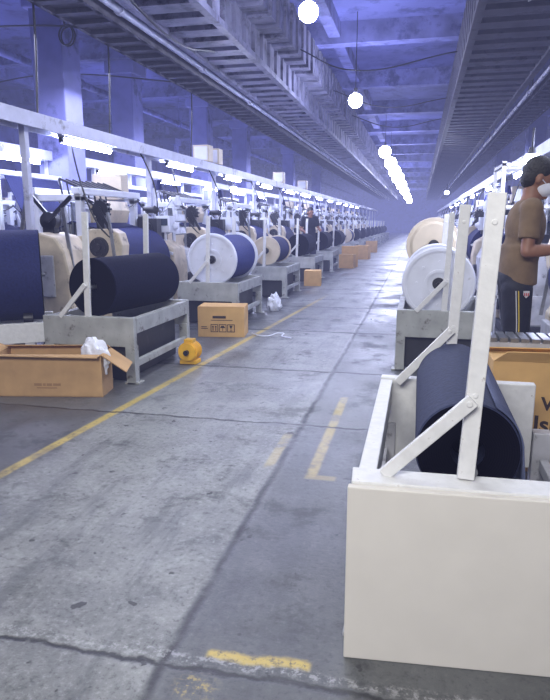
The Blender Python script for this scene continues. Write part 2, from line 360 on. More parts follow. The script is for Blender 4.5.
# ---------------------------------------------------------------- cloth roll stands
def stand(loc,L=1.3,full=False,group='cloth roll stands',label='grey metal cloth roll stand with upright posts beside the aisle',post=WHITEP,body=STANDM,pz=1.43,px=0.0):
    t=thing('roll_stand',label,'roll stand',loc,group)
    W=.42
    for yy in (.0,L-.06):
        if full and yy==0: continue
        bm=BM(); xr=.33 if full else W
        box(bm,-W,xr,yy,yy+.06,.14 if full else .32,.57)
        obj('end_beam',bm,body if not full else WHITEP,t,bev=.006)
    for sx in (-1,1):
        y0=.062 if not full else .1
        a,b=sorted((sx*W,sx*(W-.06)))
        if not (full and sx==1): obj('side_rail',box(BM(),a,b,y0,L-.062,.43 if not full else .44,.56),body if not full else WHITEP,t,bev=.005)
        a,b=sorted((sx*(W-.01),sx*(W-.05)))
        obj('lower_rail',box(BM(),a,b,y0,L-.062,.14,.20),body,t,bev=.005)
    if not full:
        obj('under_dark_fill',box(BM(),-W+.07,W-.12,.10,L-.1,.015,.40),BASEM,t,bev=.01)  # added dark block standing in for the dark space under the stand
    for sx in (-1,1):
        for yy in ((.0,L-.08) if not full else (.10,L-.08)):
            bm=BM(); a,b=sorted((sx*W,sx*(W-.085))); box(bm,a,b,yy,yy+.08,.0,.33 if not (full and yy<.2) else .44)
            a,b=sorted((sx*(W+.03),sx*(W-.105))); box(bm,a,b,yy-.0,yy+.11,.0,.018)
            obj('leg',bm,body,t,bev=.004)
    for n,yy in enumerate((.03 if not full else .13,L-.09)):
        z0=.585 if (full and n==0) else .56
        w_=.050; lean=.03 if full else .02
        bm=bar(BM(),(px-.005,yy,z0),(px+lean,yy,pz),w_,.03); cyl(bm,(px+lean-.003,yy-.018,pz-.08),(px+lean-.003,yy+.018,pz-.08),.009,seg=10)
        cyl(bm,(px+.007,yy-.018,.85),(px+.007,yy+.018,.85),.009,seg=10)
        obj('post',bm,post,t,bev=.003)
        bm=bar(BM(),(px-.25,yy-.03,z0),(px-.0,yy-.03,.84),.040,.022); cyl(bm,(px-.01,yy-.045,.83),(px-.01,yy-.02,.83),.010,seg=10); obj('brace',bm,post,t,bev=.003)
    if full:
        bm=BM()
        q=[(-.435,.0),(.43,.07),(.43,.10),(-.435,.03)]
        a=[bm.verts.new((x,yv,0.0)) for x,yv in q]; b=[bm.verts.new((x,yv,.578-.015*(i in (1,2)))) for i,(x,yv) in enumerate(q)]
        bm.faces.new(a[::-1]); bm.faces.new(b)
        for i in range(4): bm.faces.new((a[i],a[(i+1)%4],b[(i+1)%4],b[i]))
        bmesh.ops.recalc_face_normals(bm,faces=bm.faces[:])
        obj('front_panel',bm,BEIGE,t,bev=.004)
        bm=bar(BM(),(-.43,.085,.580),(.43,.145,.566),.11,.012,up=(0,0,1)); obj('top_lip',bm,WHITEP,t,bev=.003)
    return t
def roll(loc,R,L,label,core=STEEL,m=NAVYD,group='denim cloth rolls',shaft=.12,rz=0):
    t=thing('cloth_roll',label,'cloth roll',loc,group,rz)
    bm=BM(); n=64; pr=[(.05,L-.10),(.05,L),(R*.97,L),(R,L-.006),(R,.006),(R*.97,0),(.055,0),(.05,.10)]
    rings=[[bm.verts.new((r_*math.cos(k*math.tau/n),y_,r_*math.sin(k*math.tau/n))) for k in range(n)] for r_,y_ in pr]
    for a,b in zip(rings,rings[1:]):
        for k in range(n): bm.faces.new((a[k],b[k],b[(k+1)%n],a[(k+1)%n]))
    bm.faces.new(rings[0]); bm.faces.new(rings[-1][::-1])
    bmesh.ops.recalc_face_normals(bm,faces=bm.faces[:])
    o=obj('fabric',bm,[m,ROLLEND],t,smooth=True)
    for p in o.data.polygons:
        if abs(p.normal.y)>.8: p.material_index=1
    obj('shaft',cyl(BM(),(0,-shaft,0),(0,L+shaft,0),.018,seg=16),core,t,smooth=True)
    return t
def beamroll(loc,R,L,label,fl=FLANGE,group='flanged warp beams',r2=.22,m=NAVYB):
    t=thing('warp_beam',label,'warp beam',loc,group)
    obj('yarn',cyl(BM(),(0,.02,0),(0,L-.02,0),r2,seg=64),m,t,smooth=True)
    for yy in (0,L-.03):
        bm=BM(); pr=[(.0,0),(R*.30,0),(R*.30,-.012),(R*.38,-.012),(R*.38,0),(R*.88,0),(R*.88,-.012),(R*.96,-.012),(R,0),(R,.03),(R*.96,.042),(R*.88,.042),(R*.88,.03),(0,.03)]
        n=64; rings=[]
        for r_,o_ in pr:
            if r_==0: rings.append([bm.verts.new((0,yy+o_,0))])
            else: rings.append([bm.verts.new((r_*math.cos(k*math.tau/n),yy+o_,r_*math.sin(k*math.tau/n))) for k in range(n)])
        for a,b in zip(rings,rings[1:]):
            for k in range(n):
                k2=(k+1)%n
                if len(a)==1: bm.faces.new((a[0],b[k],b[k2]))
                elif len(b)==1: bm.faces.new((a[k],b[0],a[k2]))
                else: bm.faces.new((a[k],b[k],b[k2],a[k2]))
        bmesh.ops.recalc_face_normals(bm,faces=bm.faces[:])
        for k in range(8):
            a=k*math.tau/8; cyl(bm,(R*.6*math.cos(a),yy-.01,R*.6*math.sin(a)),(R*.6*math.cos(a),yy+.04,R*.6*math.sin(a)),.012,seg=8)
        obj('flange',bm,fl,t)
    bm=cyl(BM(),(0,-.05,0),(0,L+.05,0),.055,seg=24); cyl(bm,(0,-.12,0),(0,L+.12,0),.022,seg=12); obj('hub',bm,DARK,t,smooth=True)
    return t
PITCH=3.1
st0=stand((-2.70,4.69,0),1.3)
ro0=roll((-2.72,4.84,.80),.25,1.04,'thick roll of near-black denim resting in a metal stand',rz=math.radians(-9))
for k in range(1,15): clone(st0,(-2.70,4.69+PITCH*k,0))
w0=beamroll((-2.68,4.84+PITCH,.86),.345,1.12,'warp beam with white disc flanges and bright indigo yarn',m=NAVYL,r2=.31)
wc=beamroll((-2.70,4.86+PITCH*2,.84),.26,1.0,'warp beam with small cream disc flanges and indigo yarn',m=NAVYB,r2=.235,fl=CREAMF)
for k in range(3,15):
    if k in (6,): clone(wc,(-2.70,4.86+PITCH*k,.84))
    else: clone(ro0,(-2.70,4.86+PITCH*k,.83),0)
big=roll((-4.72,4.46,.86),.42,1.48,'very large navy cloth roll lying on a low white cradle',m=NAVYB,group='large navy rolls',rz=-math.radians(57),shaft=.03)
t=thing('roll_cradle','low white painted steel cradle carrying the large navy roll','cradle',(-4.72,4.46,0),None,-math.radians(57))
for xo in (-.38,.33): obj('long_beam',box(BM(),xo,xo+.06,-.1,1.56,.28,.46),WHITEP,t,bev=.006)
for yo in (.1,1.30):
    obj('cross_beam',box(BM(),-.32,.33,yo,yo+.08,.34,.44),GREYP,t)
    for xo in (-.38,.31): obj('leg',box(BM(),xo,xo+.08,yo,yo+.08,0,.28),GREYP,t)
    for xo in (-.26,.26): obj('roller',cyl(BM(),(xo,yo,.49),(xo,yo+.08,.49),.05,seg=20),DARK,t,smooth=True)
RP=3.9
sr=stand((.26,1.73,0),1.47,full=True,label='white chipped cloth roll stand with a plain beige front panel',body=GREYP,px=-.085)
rr=roll((.190,2.06,.595),.172,1.06,'roll of navy denim lying low inside the white stand',m=NAVY,shaft=.18)
bm=BM(); vs=[]; prof=[]
for i in range(8):
    a=math.radians(62-62*i/7); prof.append((.179*math.cos(a),.179*math.sin(a)))
for i in range(1,8): prof.append((.179+.006*i,-.055*i))
for x,z in prof: vs.append([bm.verts.new((x,j*.127,z)) for j in range(9)])
for i in range(len(vs)-1):
    for j in range(8): bm.faces.new((vs[i][j],vs[i+1][j],vs[i+1][j+1],vs[i][j+1]))
top(obj('denim_sheet',bm,NAVYM,loc=(.190,2.07,.595),smooth=True,solid=.005),'lighter navy denim sheet draping off the cloth roll','fabric sheet')
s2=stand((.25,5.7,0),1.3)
w1=beamroll((.19,5.87,.80),.33,.95,'warp beam with large white disc flanges in a stand',r2=.27)
for k in range(1,11):
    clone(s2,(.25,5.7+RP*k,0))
    if k%3==1: clone(w1,(.25,5.87+RP*k,.84))
    else: clone(ro0,(.25,5.87+RP*k,.83),0)

# ---------------------------------------------------------------- looms
def loom(loc,rz=0,label='cream power loom with navy warp roll and steel heddle frames'):
    t=thing('power_loom',label,'weaving loom',loc,'power looms',rz)
    prof=[(-.05,0),(-.05,.45),(-.14,.6),(-.14,.78),(-.02,.90),(0,1.08),(-.04,1.22),(-.14,1.27),(-.42,1.27),(-.46,1.20),(-.66,1.17),(-.80,1.08),(-1.45,1.06),(-1.5,.98),(-1.5,0),(-1.15,0),(-1.1,.32),(-.5,.32),(-.42,0)]
    prof2=[(-.08,0),(-.08,.38),(-.5,.6),(-.55,1.12),(-.80,1.12),(-1.45,1.08),(-1.5,.98),(-1.5,0),(-1.15,0),(-1.1,.32),(-.5,.32),(-.42,0)]
    obj('side_frame',prism(BM(),prof,0,.2),CREAM,t,bev=.015)
    obj('side_frame',prism(BM(),prof2,1.5,1.66),CREAM,t,bev=.015)
    bm=cyl(BM(),(-.30,-.04,1.05),(-.30,.0,1.05),.11,.125,seg=36)
    cyl(bm,(-.30,-.07,1.05),(-.30,-.04,1.05),.045,seg=20)
    for k in range(6):
        a=k*math.tau/6; cyl(bm,(-.30+.085*math.cos(a),-.05,1.05+.085*math.sin(a)),(-.30+.085*math.cos(a),-.03,1.05+.085*math.sin(a)),.011,seg=8)
    obj('gear_cover',bm,DARK,t,smooth=True)
    obj('access_door',box(BM(),-.95,-.40,-.03,0,.40,.86),GREYP,t,bev=.01)
    obj('cam_disc',cyl(BM(),(-.24,-.06,.62),(-.24,-.02,.62),.09,seg=24),DARK,t)
    bm=cyl(BM(),(-.75,-.09,.95),(-.75,-.04,.95),.10,seg=24); cyl(bm,(-1.15,-.09,.6),(-1.15,-.04,.6),.13,seg=24); bar(bm,(-.70,-.065,1.04),(-1.10,-.065,.73),.02,.04); bar(bm,(-.82,-.065,.87),(-1.24,-.065,.50),.02,.04)
    obj('belt_drive',bm,DARK,t)
    obj('under_shade_block',box(BM(),-1.3,-.15,.21,1.49,.02,.30),BASEM,t,bev=.01)  # added dark block standing in for the shade under the loom
    obj('warp_roll',cyl(BM(),(-.44,.2,.84),(-.44,1.5,.84),.43,seg=64),NAVYB,t,smooth=True)
    obj('breast_beam',box(BM(),-.04,.02,.2,1.5,.22,.40),GREYP,t,bev=.01)
    obj('rear_beam',box(BM(),-1.4,-.9,.2,1.5,.9,1.0),GREYP,t,bev=.01)
    for yy in (.05,1.52):
        bm=BM(); box(bm,-.62,-.54,yy,yy+.1,1.10,1.66); box(bm,-1.2,-1.12,yy,yy+.1,1.05,1.66); box(bm,-1.2,-.54,yy,yy+.1,1.6,1.68)
        obj('upright',bm,FLANGE,t,bev=.006)
    for xx in (-.63,-1.21): obj('top_beam',box(BM(),xx,xx+.1,0,1.7,1.68,1.76),FLANGE,t,bev=.006)
    for k,xx in enumerate((-.70,-.78,-.86,-.94)):
        z=.02*k; bm=box(BM(),xx,xx+.02,.22,1.48,1.52+z,1.57+z); box(bm,xx,xx+.02,.22,1.48,1.14-z*.5,1.18-z*.5); box(bm,xx,xx+.02,.22,.26,1.14,1.55); box(bm,xx,xx+.02,1.44,1.48,1.14,1.55)
        yy=.3
        while yy<1.44: box(bm,xx+.006,xx+.014,yy,yy+.012,1.16,1.54); yy+=.035
        obj('heddle_frame',bm,FLANGE if k%2==0 else STEEL,t)
    bm=BM()
    for i in range(8):
        yy=.28+i*.16; bar(bm,(-.60,yy,1.74),(-.95,yy,1.88),.03,.02); bar(bm,(-.95,yy,1.88),(-.90,yy,1.60),.02,.015)
    obj('lifting_levers',bm,DARK,t)
    obj('dobby_box',box(BM(),-1.15,-.70,1.46,1.70,1.66,2.02),CREAMF,t,bev=.015)
    obj('front_cover',prism(BM(),[(-.50,1.34),(-.46,1.50),(-.50,1.62),(-.54,1.62),(-.54,1.34)],.25,1.2),CREAM,t,bev=.008)
    bm=box(BM(),-.50,-.20,1.50,1.66,1.12,1.40); cyl(bm,(-.35,1.49,1.26),(-.35,1.46,1.26),.09,seg=24); obj('let_off_unit',bm,DARK,t)
    bm=cyl(BM(),(-.28,.02,1.50),(-.28,.10,1.50),.10,seg=24)
    for k in range(12):
        a=k*math.tau/12; bar(bm,(-.28+.09*math.cos(a),.06,1.50+.09*math.sin(a)),(-.28+.125*math.cos(a),.06,1.50+.125*math.sin(a)),.025,.06)
    cyl(bm,(-.28,.0,1.50),(-.28,.14,1.50),.03,seg=12); bar(bm,(-.28,.0,1.50),(-.12,.0,1.22),.04,.03); bar(bm,(-.28,.14,1.50),(-.55,.14,1.64),.04,.03)
    box(bm,-.34,-.24,.04,.12,1.25,1.42)
    obj('take_up_gear',bm,DARK,t)
    bm=bar(BM(),(-.02,-.06,.40),(-.12,-.06,1.34),.035,.02); cyl(bm,(-.12,-.06,1.34),(-.14,-.06,1.46),.02,seg=10); obj('hand_lever',bm,STEEL,t)
    bm=bar(BM(),(.0,1.60,.35),(-.45,1.60,1.50),.05,.03); bar(bm,(-.02,1.62,.9),(-.6,1.62,1.1),.04,.03); obj('swing_arm',bm,FLANGE,t,bev=.004)
    bm=BM(); v=[bm.verts.new(p) for p in ((-.44,.22,1.27),(-.44,1.48,1.27),(-.78,1.48,1.36),(-.78,.22,1.36),(-1.3,1.48,1.1),(-1.3,.22,1.1))]
    bm.faces.new((v[0],v[1],v[2],v[3])); bm.faces.new((v[3],v[2],v[4],v[5])); obj('yarn_sheet',bm,NAVYB,t,solid=.01)
    bm=prism(BM(),[(-.02,.12),(-.02,.72),(-.06,.98),(-.22,1.08),(-.6,1.10),(-1.2,1.08),(-1.3,.95),(-1.3,.12)],1.72,2.22); obj('drive_housing',bm,CREAM,t,bev=.03)
    obj('housing_plinth',box(BM(),-1.28,-.05,1.74,2.9,0,.12),BASEM,t,bev=.01)
    bm=prism(BM(),[(-.08,.12),(-.08,.72),(-.18,.92),(-.45,1.0),(-1.2,1.0),(-1.28,.85),(-1.28,.12)],2.24,2.88); obj('gearbox_casing',bm,GREYP,t,bev=.025)
    obj('vent_panel',box(BM(),-.9,-.3,1.70,1.72,.3,.85),GREYP,t,bev=.01)
    bm=cyl(BM(),(-.09,2.42,.42),(-.02,2.42,.42),.16,seg=28); cyl(bm,(-.02,2.42,.42),(.02,2.42,.42),.05,seg=12); obj('drive_pulley',bm,DARK,t)
    bm=cyl(BM(),(-.6,2.5,1.0),(-.6,2.5,1.2),.13,seg=28); cyl(bm,(-.6,2.5,1.2),(-.6,2.5,1.26),.05,seg=12); obj('motor',bm,DARK,t,smooth=True)
    bm=box(BM(),-.34,-.12,1.80,2.0,1.20,1.44); cyl(bm,(-.24,1.9,1.05),(-.24,1.9,1.2),.02,seg=10); obj('control_box',bm,FLANGE,t,bev=.012)
    obj('display',box(BM(),-.31,-.16,1.792,1.80,1.30,1.40),SCREEN,t)
    bm=BM()
    for yy in (2.3,2.82): box(bm,-.30,-.27,yy,yy+.03,.9,1.55)
    for zz in (1.15,1.35,1.53): box(bm,-.30,-.27,2.3,2.85,zz,zz+.02)
    obj('thread_rack',bm,STEEL,t)
    bm=BM()
    for zz in (1.17,1.37):
        for i in range(5): cyl(bm,(-.285,2.38+.1*i,zz),(-.285,2.38+.1*i,zz+.10),.035,.018,seg=12)
    obj('thread_cones',bm,FLANGE,t)
    for n,(px,pz,py) in enumerate(((-.20,1.62,2.15),(-.55,1.86,2.25),(-.85,1.75,2.7))):
        zb=.95
        bm=cyl(BM(),(px,py,zb-.1),(px,py,pz),.018,seg=10); bar(bm,(px,py,pz-.1),(px,py+.25,pz-.02),.03,.02,up=(1,0,0)); bar(bm,(px,py,pz-.4),(px,py-.2,pz-.34),.03,.02,up=(1,0,0))
        obj('feeder_pole',bm,FLANGE,t)
        obj('weft_cone',cyl(BM(),(px,py+.19,pz-.02),(px,py+.19,pz+.13),.06,.025,seg=18),FLANGE if n!=1 else NAVYB,t,smooth=True)
        bm=cyl(BM(),(px-.09,py-.2,pz-.33),(px+.09,py-.2,pz-.33),.05,seg=18); cyl(bm,(px+.09,py-.2,pz-.33),(px+.15,py-.2,pz-.33),.065,.03,seg=18); obj('weft_feeder',bm,DARK if n else FLANGE,t,smooth=True)
    def hose(name,f,r=.012,n=13):
        bm=BM(); prev=None
        for i in range(n):
            p=f(i/(n-1))
            if prev: cyl(bm,prev,p,r,seg=8)
            prev=p
        obj(name,bm,DARK,t)
    hose('air_hose',lambda u:(-.5,.05+1.55*u,1.66-.16*math.sin(u*math.pi)**.8))
    hose('power_cable',lambda u:(-.58,1.62+1.4*u,1.72-.30*math.sin(u*math.pi)),.010)
    hose('drop_hose',lambda u:(-.60+.5*u*u,.02-.04*math.sin(u*3),2.36-1.2*u+.1*math.sin(u*6)),.011)
    hose('drop_hose',lambda u:(-.60+.2*math.sin(u*3),1.9+.2*u,2.36-1.3*u),.011)
    for yy in (.1,1.5): obj('creel_post',box(BM(),-1.75,-1.69,yy,yy+.06,0,2.0),FLANGE,t)
    obj('creel_bar',box(BM(),-1.75,-1.69,.1,1.56,1.94,2.0),FLANGE,t)
    bm=poly(BM(),[(-1.3,.25,1.08),(-1.3,1.45,1.08),(-1.70,1.45,1.93),(-1.70,.25,1.93)]); obj('creel_yarn_sheet',bm,NAVYB,t,solid=.006)
    return t
l0=loom((-3.45,3.8+PITCH,0))
OPT=('front_cover','dobby_box','let_off_unit','swing_arm','thread_rack','weft_feeder','hand_lever','control_box','display','access_door')
def rskip():
    s=[o for o in OPT if random.random()<.22]
    if 'thread_rack' in s: s.append('thread_cones')
    if 'control_box' in s: s.append('display')
    return tuple(s)
for k in range(2,14): clone(l0,(-3.45,3.8+PITCH*k,0),skip=rskip())
for k in range(0,8): clone(l0,(-7.2,6.2+PITCH*k,0),skip=rskip())
for k in range(0,5): clone(l0,(-10.6,8.0+PITCH*k,0),skip=rskip())
for k in range(0,11): clone(l0,(1.25 if k==0 else .98,5.6+1.2+RP*k,0),math.pi,skip=('creel_post','creel_bar','creel_yarn_sheet') if k==0 else rskip())

def reel(loc,label='large cream painted reel disc standing among machines'):
    t=thing('cream_reel',label,'reel',loc,'cream reels')
    bm=cyl(BM(),(0,0,0),(0,.05,0),.30,seg=56); cyl(bm,(0,-.02,0),(0,0,0),.23,.26,seg=56); obj('disc',bm,CREAMF,t,bev=.004)
    obj('hub',cyl(BM(),(0,-.06,0),(0,.35,0),.06,seg=20),DARK,t)
    obj('drum',cyl(BM(),(0,.05,0),(0,.30,0),.24,seg=40),CREAM,t,smooth=True)
    for s in (-.2,.2): obj('support_leg',bar(BM(),(0,.33,0),(s,.33,-loc[2]),.05,.03),GREYP,t)
    return t
r0=reel((.16,7.2,1.10))
clone(r0,(.22,15.0,1.10))
t=thing('machine_casing','rounded cream machine casing with steel arms and dark gear','machine housing',(-3.62,6.0,0))
obj('casing',prism(BM(),[(0,.1),(0,.8),(-.05,1.05),(-.16,1.20),(-.34,1.24),(-.55,1.20),(-.7,1.05),(-.8,.8),(-.8,.1)],0,.5),CREAM,t,bev=.03)
obj('plinth',box(BM(),-.78,-.02,.02,.48,0,.1),BASEM,t)
obj('cover_plate',box(BM(),-.62,-.18,-.02,0,.55,1.0),GREYP,t,bev=.01)
bm=cyl(BM(),(-.35,.2,1.36),(-.35,.3,1.36),.10,seg=24); bar(bm,(-.35,.2,1.36),(-.05,.2,1.62),.04,.03); bar(bm,(-.35,.3,1.36),(-.62,.3,1.66),.04,.03); box(bm,-.42,-.28,.2,.3,1.2,1.36); obj('gear_head',bm,DARK,t)
bm=bar(BM(),(.02,.1,.5),(-.1,.1,1.5),.04,.02); bar(bm,(-.7,.1,.9),(-.5,.1,1.7),.04,.02); obj('arm',bm,STEEL,t)

# ---------------------------------------------------------------- cardboard boxes
def closed_box(loc,w,d,h,rz,label,marks=True,group=None):
    t=thing('cardboard_box',label,'cardboard box',loc,group,rz)
    obj('box_body',box(BM(),-w/2,w/2,0,d,0,h),CARDY,t,bev=.004)
    obj('flap',box(BM(),-w/2+.005,w/2-.005,.0,d/2-.002,h,h+.006),CARDY,t)
    obj('flap',box(BM(),-w/2+.005,w/2-.005,d/2+.002,d,h,h+.006),CARDY,t)
    if marks:
        bm=BM(); f=-.003
        def q(x0,x1,z0,z1): box(bm,x0,x1,f,0.0,z0,z1)
        for cx in (-.08,.02,.12):
            q(cx-.045,cx+.045,.06,.068); q(cx-.045,cx+.045,.147,.155); q(cx-.045,cx-.037,.06,.155); q(cx+.037,cx+.045,.06,.155)
        for cx in (-.097,-.063):
            q(cx-.005,cx+.005,.075,.12); prism(bm,[(cx-.014,.12),(cx+.014,.12),(cx,.14)],f,0.0)
        prism(bm,[(-.012,.11),(.052,.11),(.035,.137),(.005,.137)],f,0.0); q(.017,.023,.075,.11)
        prism(bm,[(.10,.14),(.14,.14),(.123,.10),(.117,.10)],f,0.0); q(.117,.123,.08,.10); q(.105,.135,.073,.08)
        q(-.12,.14,.20,.207); q(-.1,.06,.225,.255); q(-.24,-.16,.1,.108); q(-.24,-.17,.12,.128)
        obj('printed_symbols',bm,PRINT,t)
    return t
closed_box((-2.26,6.98,0),.56,.36,.36,math.radians(8),'closed cardboard carton with handling symbols beside the yellow floor line')
BG='cartons along the loom row'
closed_box((-2.2,13.2,0),.36,.4,.32,.1,'tan cardboard carton on the floor by a roll stand',False,BG)
closed_box((-2.1,18.6,0),.45,.4,.4,-.1,'tan cardboard carton on the floor by a roll stand',False,BG)
closed_box((-2.05,19.2,0),.5,.4,.62,.1,'tan cardboard carton on the floor by a roll stand',False,BG)
closed_box((-2.05,23.2,0),.5,.5,.5,-.1,'tan cardboard carton on the floor by a roll stand',False,BG)
closed_box((-2.1,28.6,0),.5,.5,.5,0.,'tan cardboard carton on the floor by a roll stand',False,BG)
def open_box(loc,w,d,h,rz):
    t=thing('open_cardboard_box','open brown cardboard box with spread flaps beside the roll stand','cardboard box',loc,None,rz)
    bm=box(BM(),-w/2,w/2,0,.008,0,h); box(bm,-w/2,w/2,d-.008,d,0,h); box(bm,-w/2,-w/2+.008,.008,d-.008,0,h); box(bm,w/2-.008,w/2,.008,d-.008,0,h); box(bm,-w/2,w/2,0,d,0,.008)
    obj('box_body',bm,CARD,t)
    def fl(pts): obj('flap',poly(BM(),pts),CARD,t,solid=.007)
    fl([(w/2,0,h),(w/2,d,h),(w/2+.17,d+.0,h-.12),(w/2+.19,.02,h-.14)])
    fl([(-w/2,0,h),(-w/2,d,h),(-w/2-.15,d,h+.06),(-w/2-.16,0,h+.04)])
    fl([(-w/2,0,h),(w/2,0,h),(w/2-.01,-.07,h-.01),(-w/2+.01,-.08,h+.005)])
    fl([(-w/2,d,h),(w/2,d,h),(w/2,d-.08,h+.04),(-w/2,d-.09,h+.035)])
    bm=BM()
    for i,(a,b) in enumerate(((-.12,-.06),(-.05,-.03),(-.02,.02),(.03,.09))): box(bm,a,b,-.003,0,.09,.11)
    box(bm,-.10,.06,-.003,0,.07,.078); obj('printed_mark',bm,CARDI,t)
    return t
open_box((-2.78,4.20,0),.84,.28,.34,math.radians(11))
def blob(name,loc,r,m,label,cat,seed=1):
    bm=BM(); bmesh.ops.create_icosphere(bm,subdivisions=4,radius=1)
    from mathutils import noise
    for v in bm.verts:
        n=noise.noise(v.co*2.3+Vector((seed,0,0)))*.35+noise.noise(v.co*6+Vector((0,seed,0)))*.16
        v.co=v.co*(1+n); v.co=Vector((v.co.x*r[0],v.co.y*r[1],max(v.co.z,-.75)*r[2]))
    mz=min(v.co.z for v in bm.verts)
    for v in bm.verts: v.co.z-=mz
    return top(obj(name,bm,m,loc=loc,smooth=True),label,cat)
blob('plastic_bag',(-2.48,4.38,.16),(.12,.07,.16),PLASTIC,'crumpled white plastic bag in the open box','plastic bag',3)
blob('plastic_bag',(-2.15,9.35,0),(.10,.12,.15),PLASTIC,'crumpled white plastic bag on the floor by a stand','plastic bag',8)
cable([(-1.95,7.25,.012),(-1.75,7.1,.012),(-1.6,7.35,.012),(-1.55,7.15,.012),(-1.42,7.05,.012)],.007,PLASTIC,'cord','loose white cord lying on the floor by the carton')
t=thing('yellow_motor','small yellow painted motor on the floor at a stand end','motor',(-2.13,5.50,0))
bm=cyl(BM(),(0,0,.12),(0,.18,.12),.085,seg=28)
for k in range(5): cyl(bm,(0,.02+k*.032,.12),(0,.03+k*.032,.12),.098,seg=28)
obj('motor_body',bm,YEL,t); bm=box(BM(),-.085,.085,.02,.16,0,.04); box(bm,-.045,.045,.04,.14,.19,.24); obj('motor_base',bm,YEL,t,bev=.006)
obj('motor_shaft',cyl(BM(),(0,-.04,.12),(0,0,.12),.025,seg=16),DARK,t)

t=thing('cardboard_box','large brown cardboard carton with black lettering standing by the roll stand','cardboard box',(.78,3.45,0),None,math.radians(2))
obj('box_body',box(BM(),-.36,.5,0,.28,0,.62),CARDY,t,bev=.004)
obj('flap',poly(BM(),[(-.36,0,.62),(.5,0,.62),(.5,-.05,.69),(-.30,-.05,.68)]),CARDY,t,solid=.006)
obj('flap',poly(BM(),[(-.36,.28,.62),(.5,.28,.62),(.5,.22,.66),(-.36,.22,.65)]),CARDY,t,solid=.006)
def text(s,loc,size,parent,m,rot=(math.pi/2,0,0)):
    cu=bpy.data.curves.new('lettering','FONT'); cu.body=s; cu.size=size; cu.extrude=.001; cu.offset=.003
    cu.materials.append(m); o=bpy.data.objects.new('lettering_curve',cu); COL.objects.link(o); o.parent=parent; o.location=loc; o.rotation_euler=rot
    return curve_to_mesh(o,'lettering')
text('Isn',(-.135,-.003,.235),.13,t,PRINT)
text('V',(-.10,-.003,.36),.10,t,PRINT)
t=thing('slatted_deck','low grey slatted metal deck beside the loom','work platform',(.85,3.80,0))
bm=BM(); xx=-.42
while xx<.5: box(bm,xx,xx+.045,0,.24,.655,.68); xx+=.06
obj('slats',bm,STEEL,t)
bm=box(BM(),-.45,.5,0,.03,.6,.655); box(bm,-.45,.5,.21,.24,.6,.655); box(bm,-.45,-.42,.03,.21,.6,.655); box(bm,.47,.5,.03,.21,.6,.655); obj('frame',bm,GREYP,t)
for x_ in (-.44,.46):
    for y_ in (0.0,.2): obj('leg',box(BM(),x_,x_+.04,y_,y_+.04,0,.6),GREYP,t)

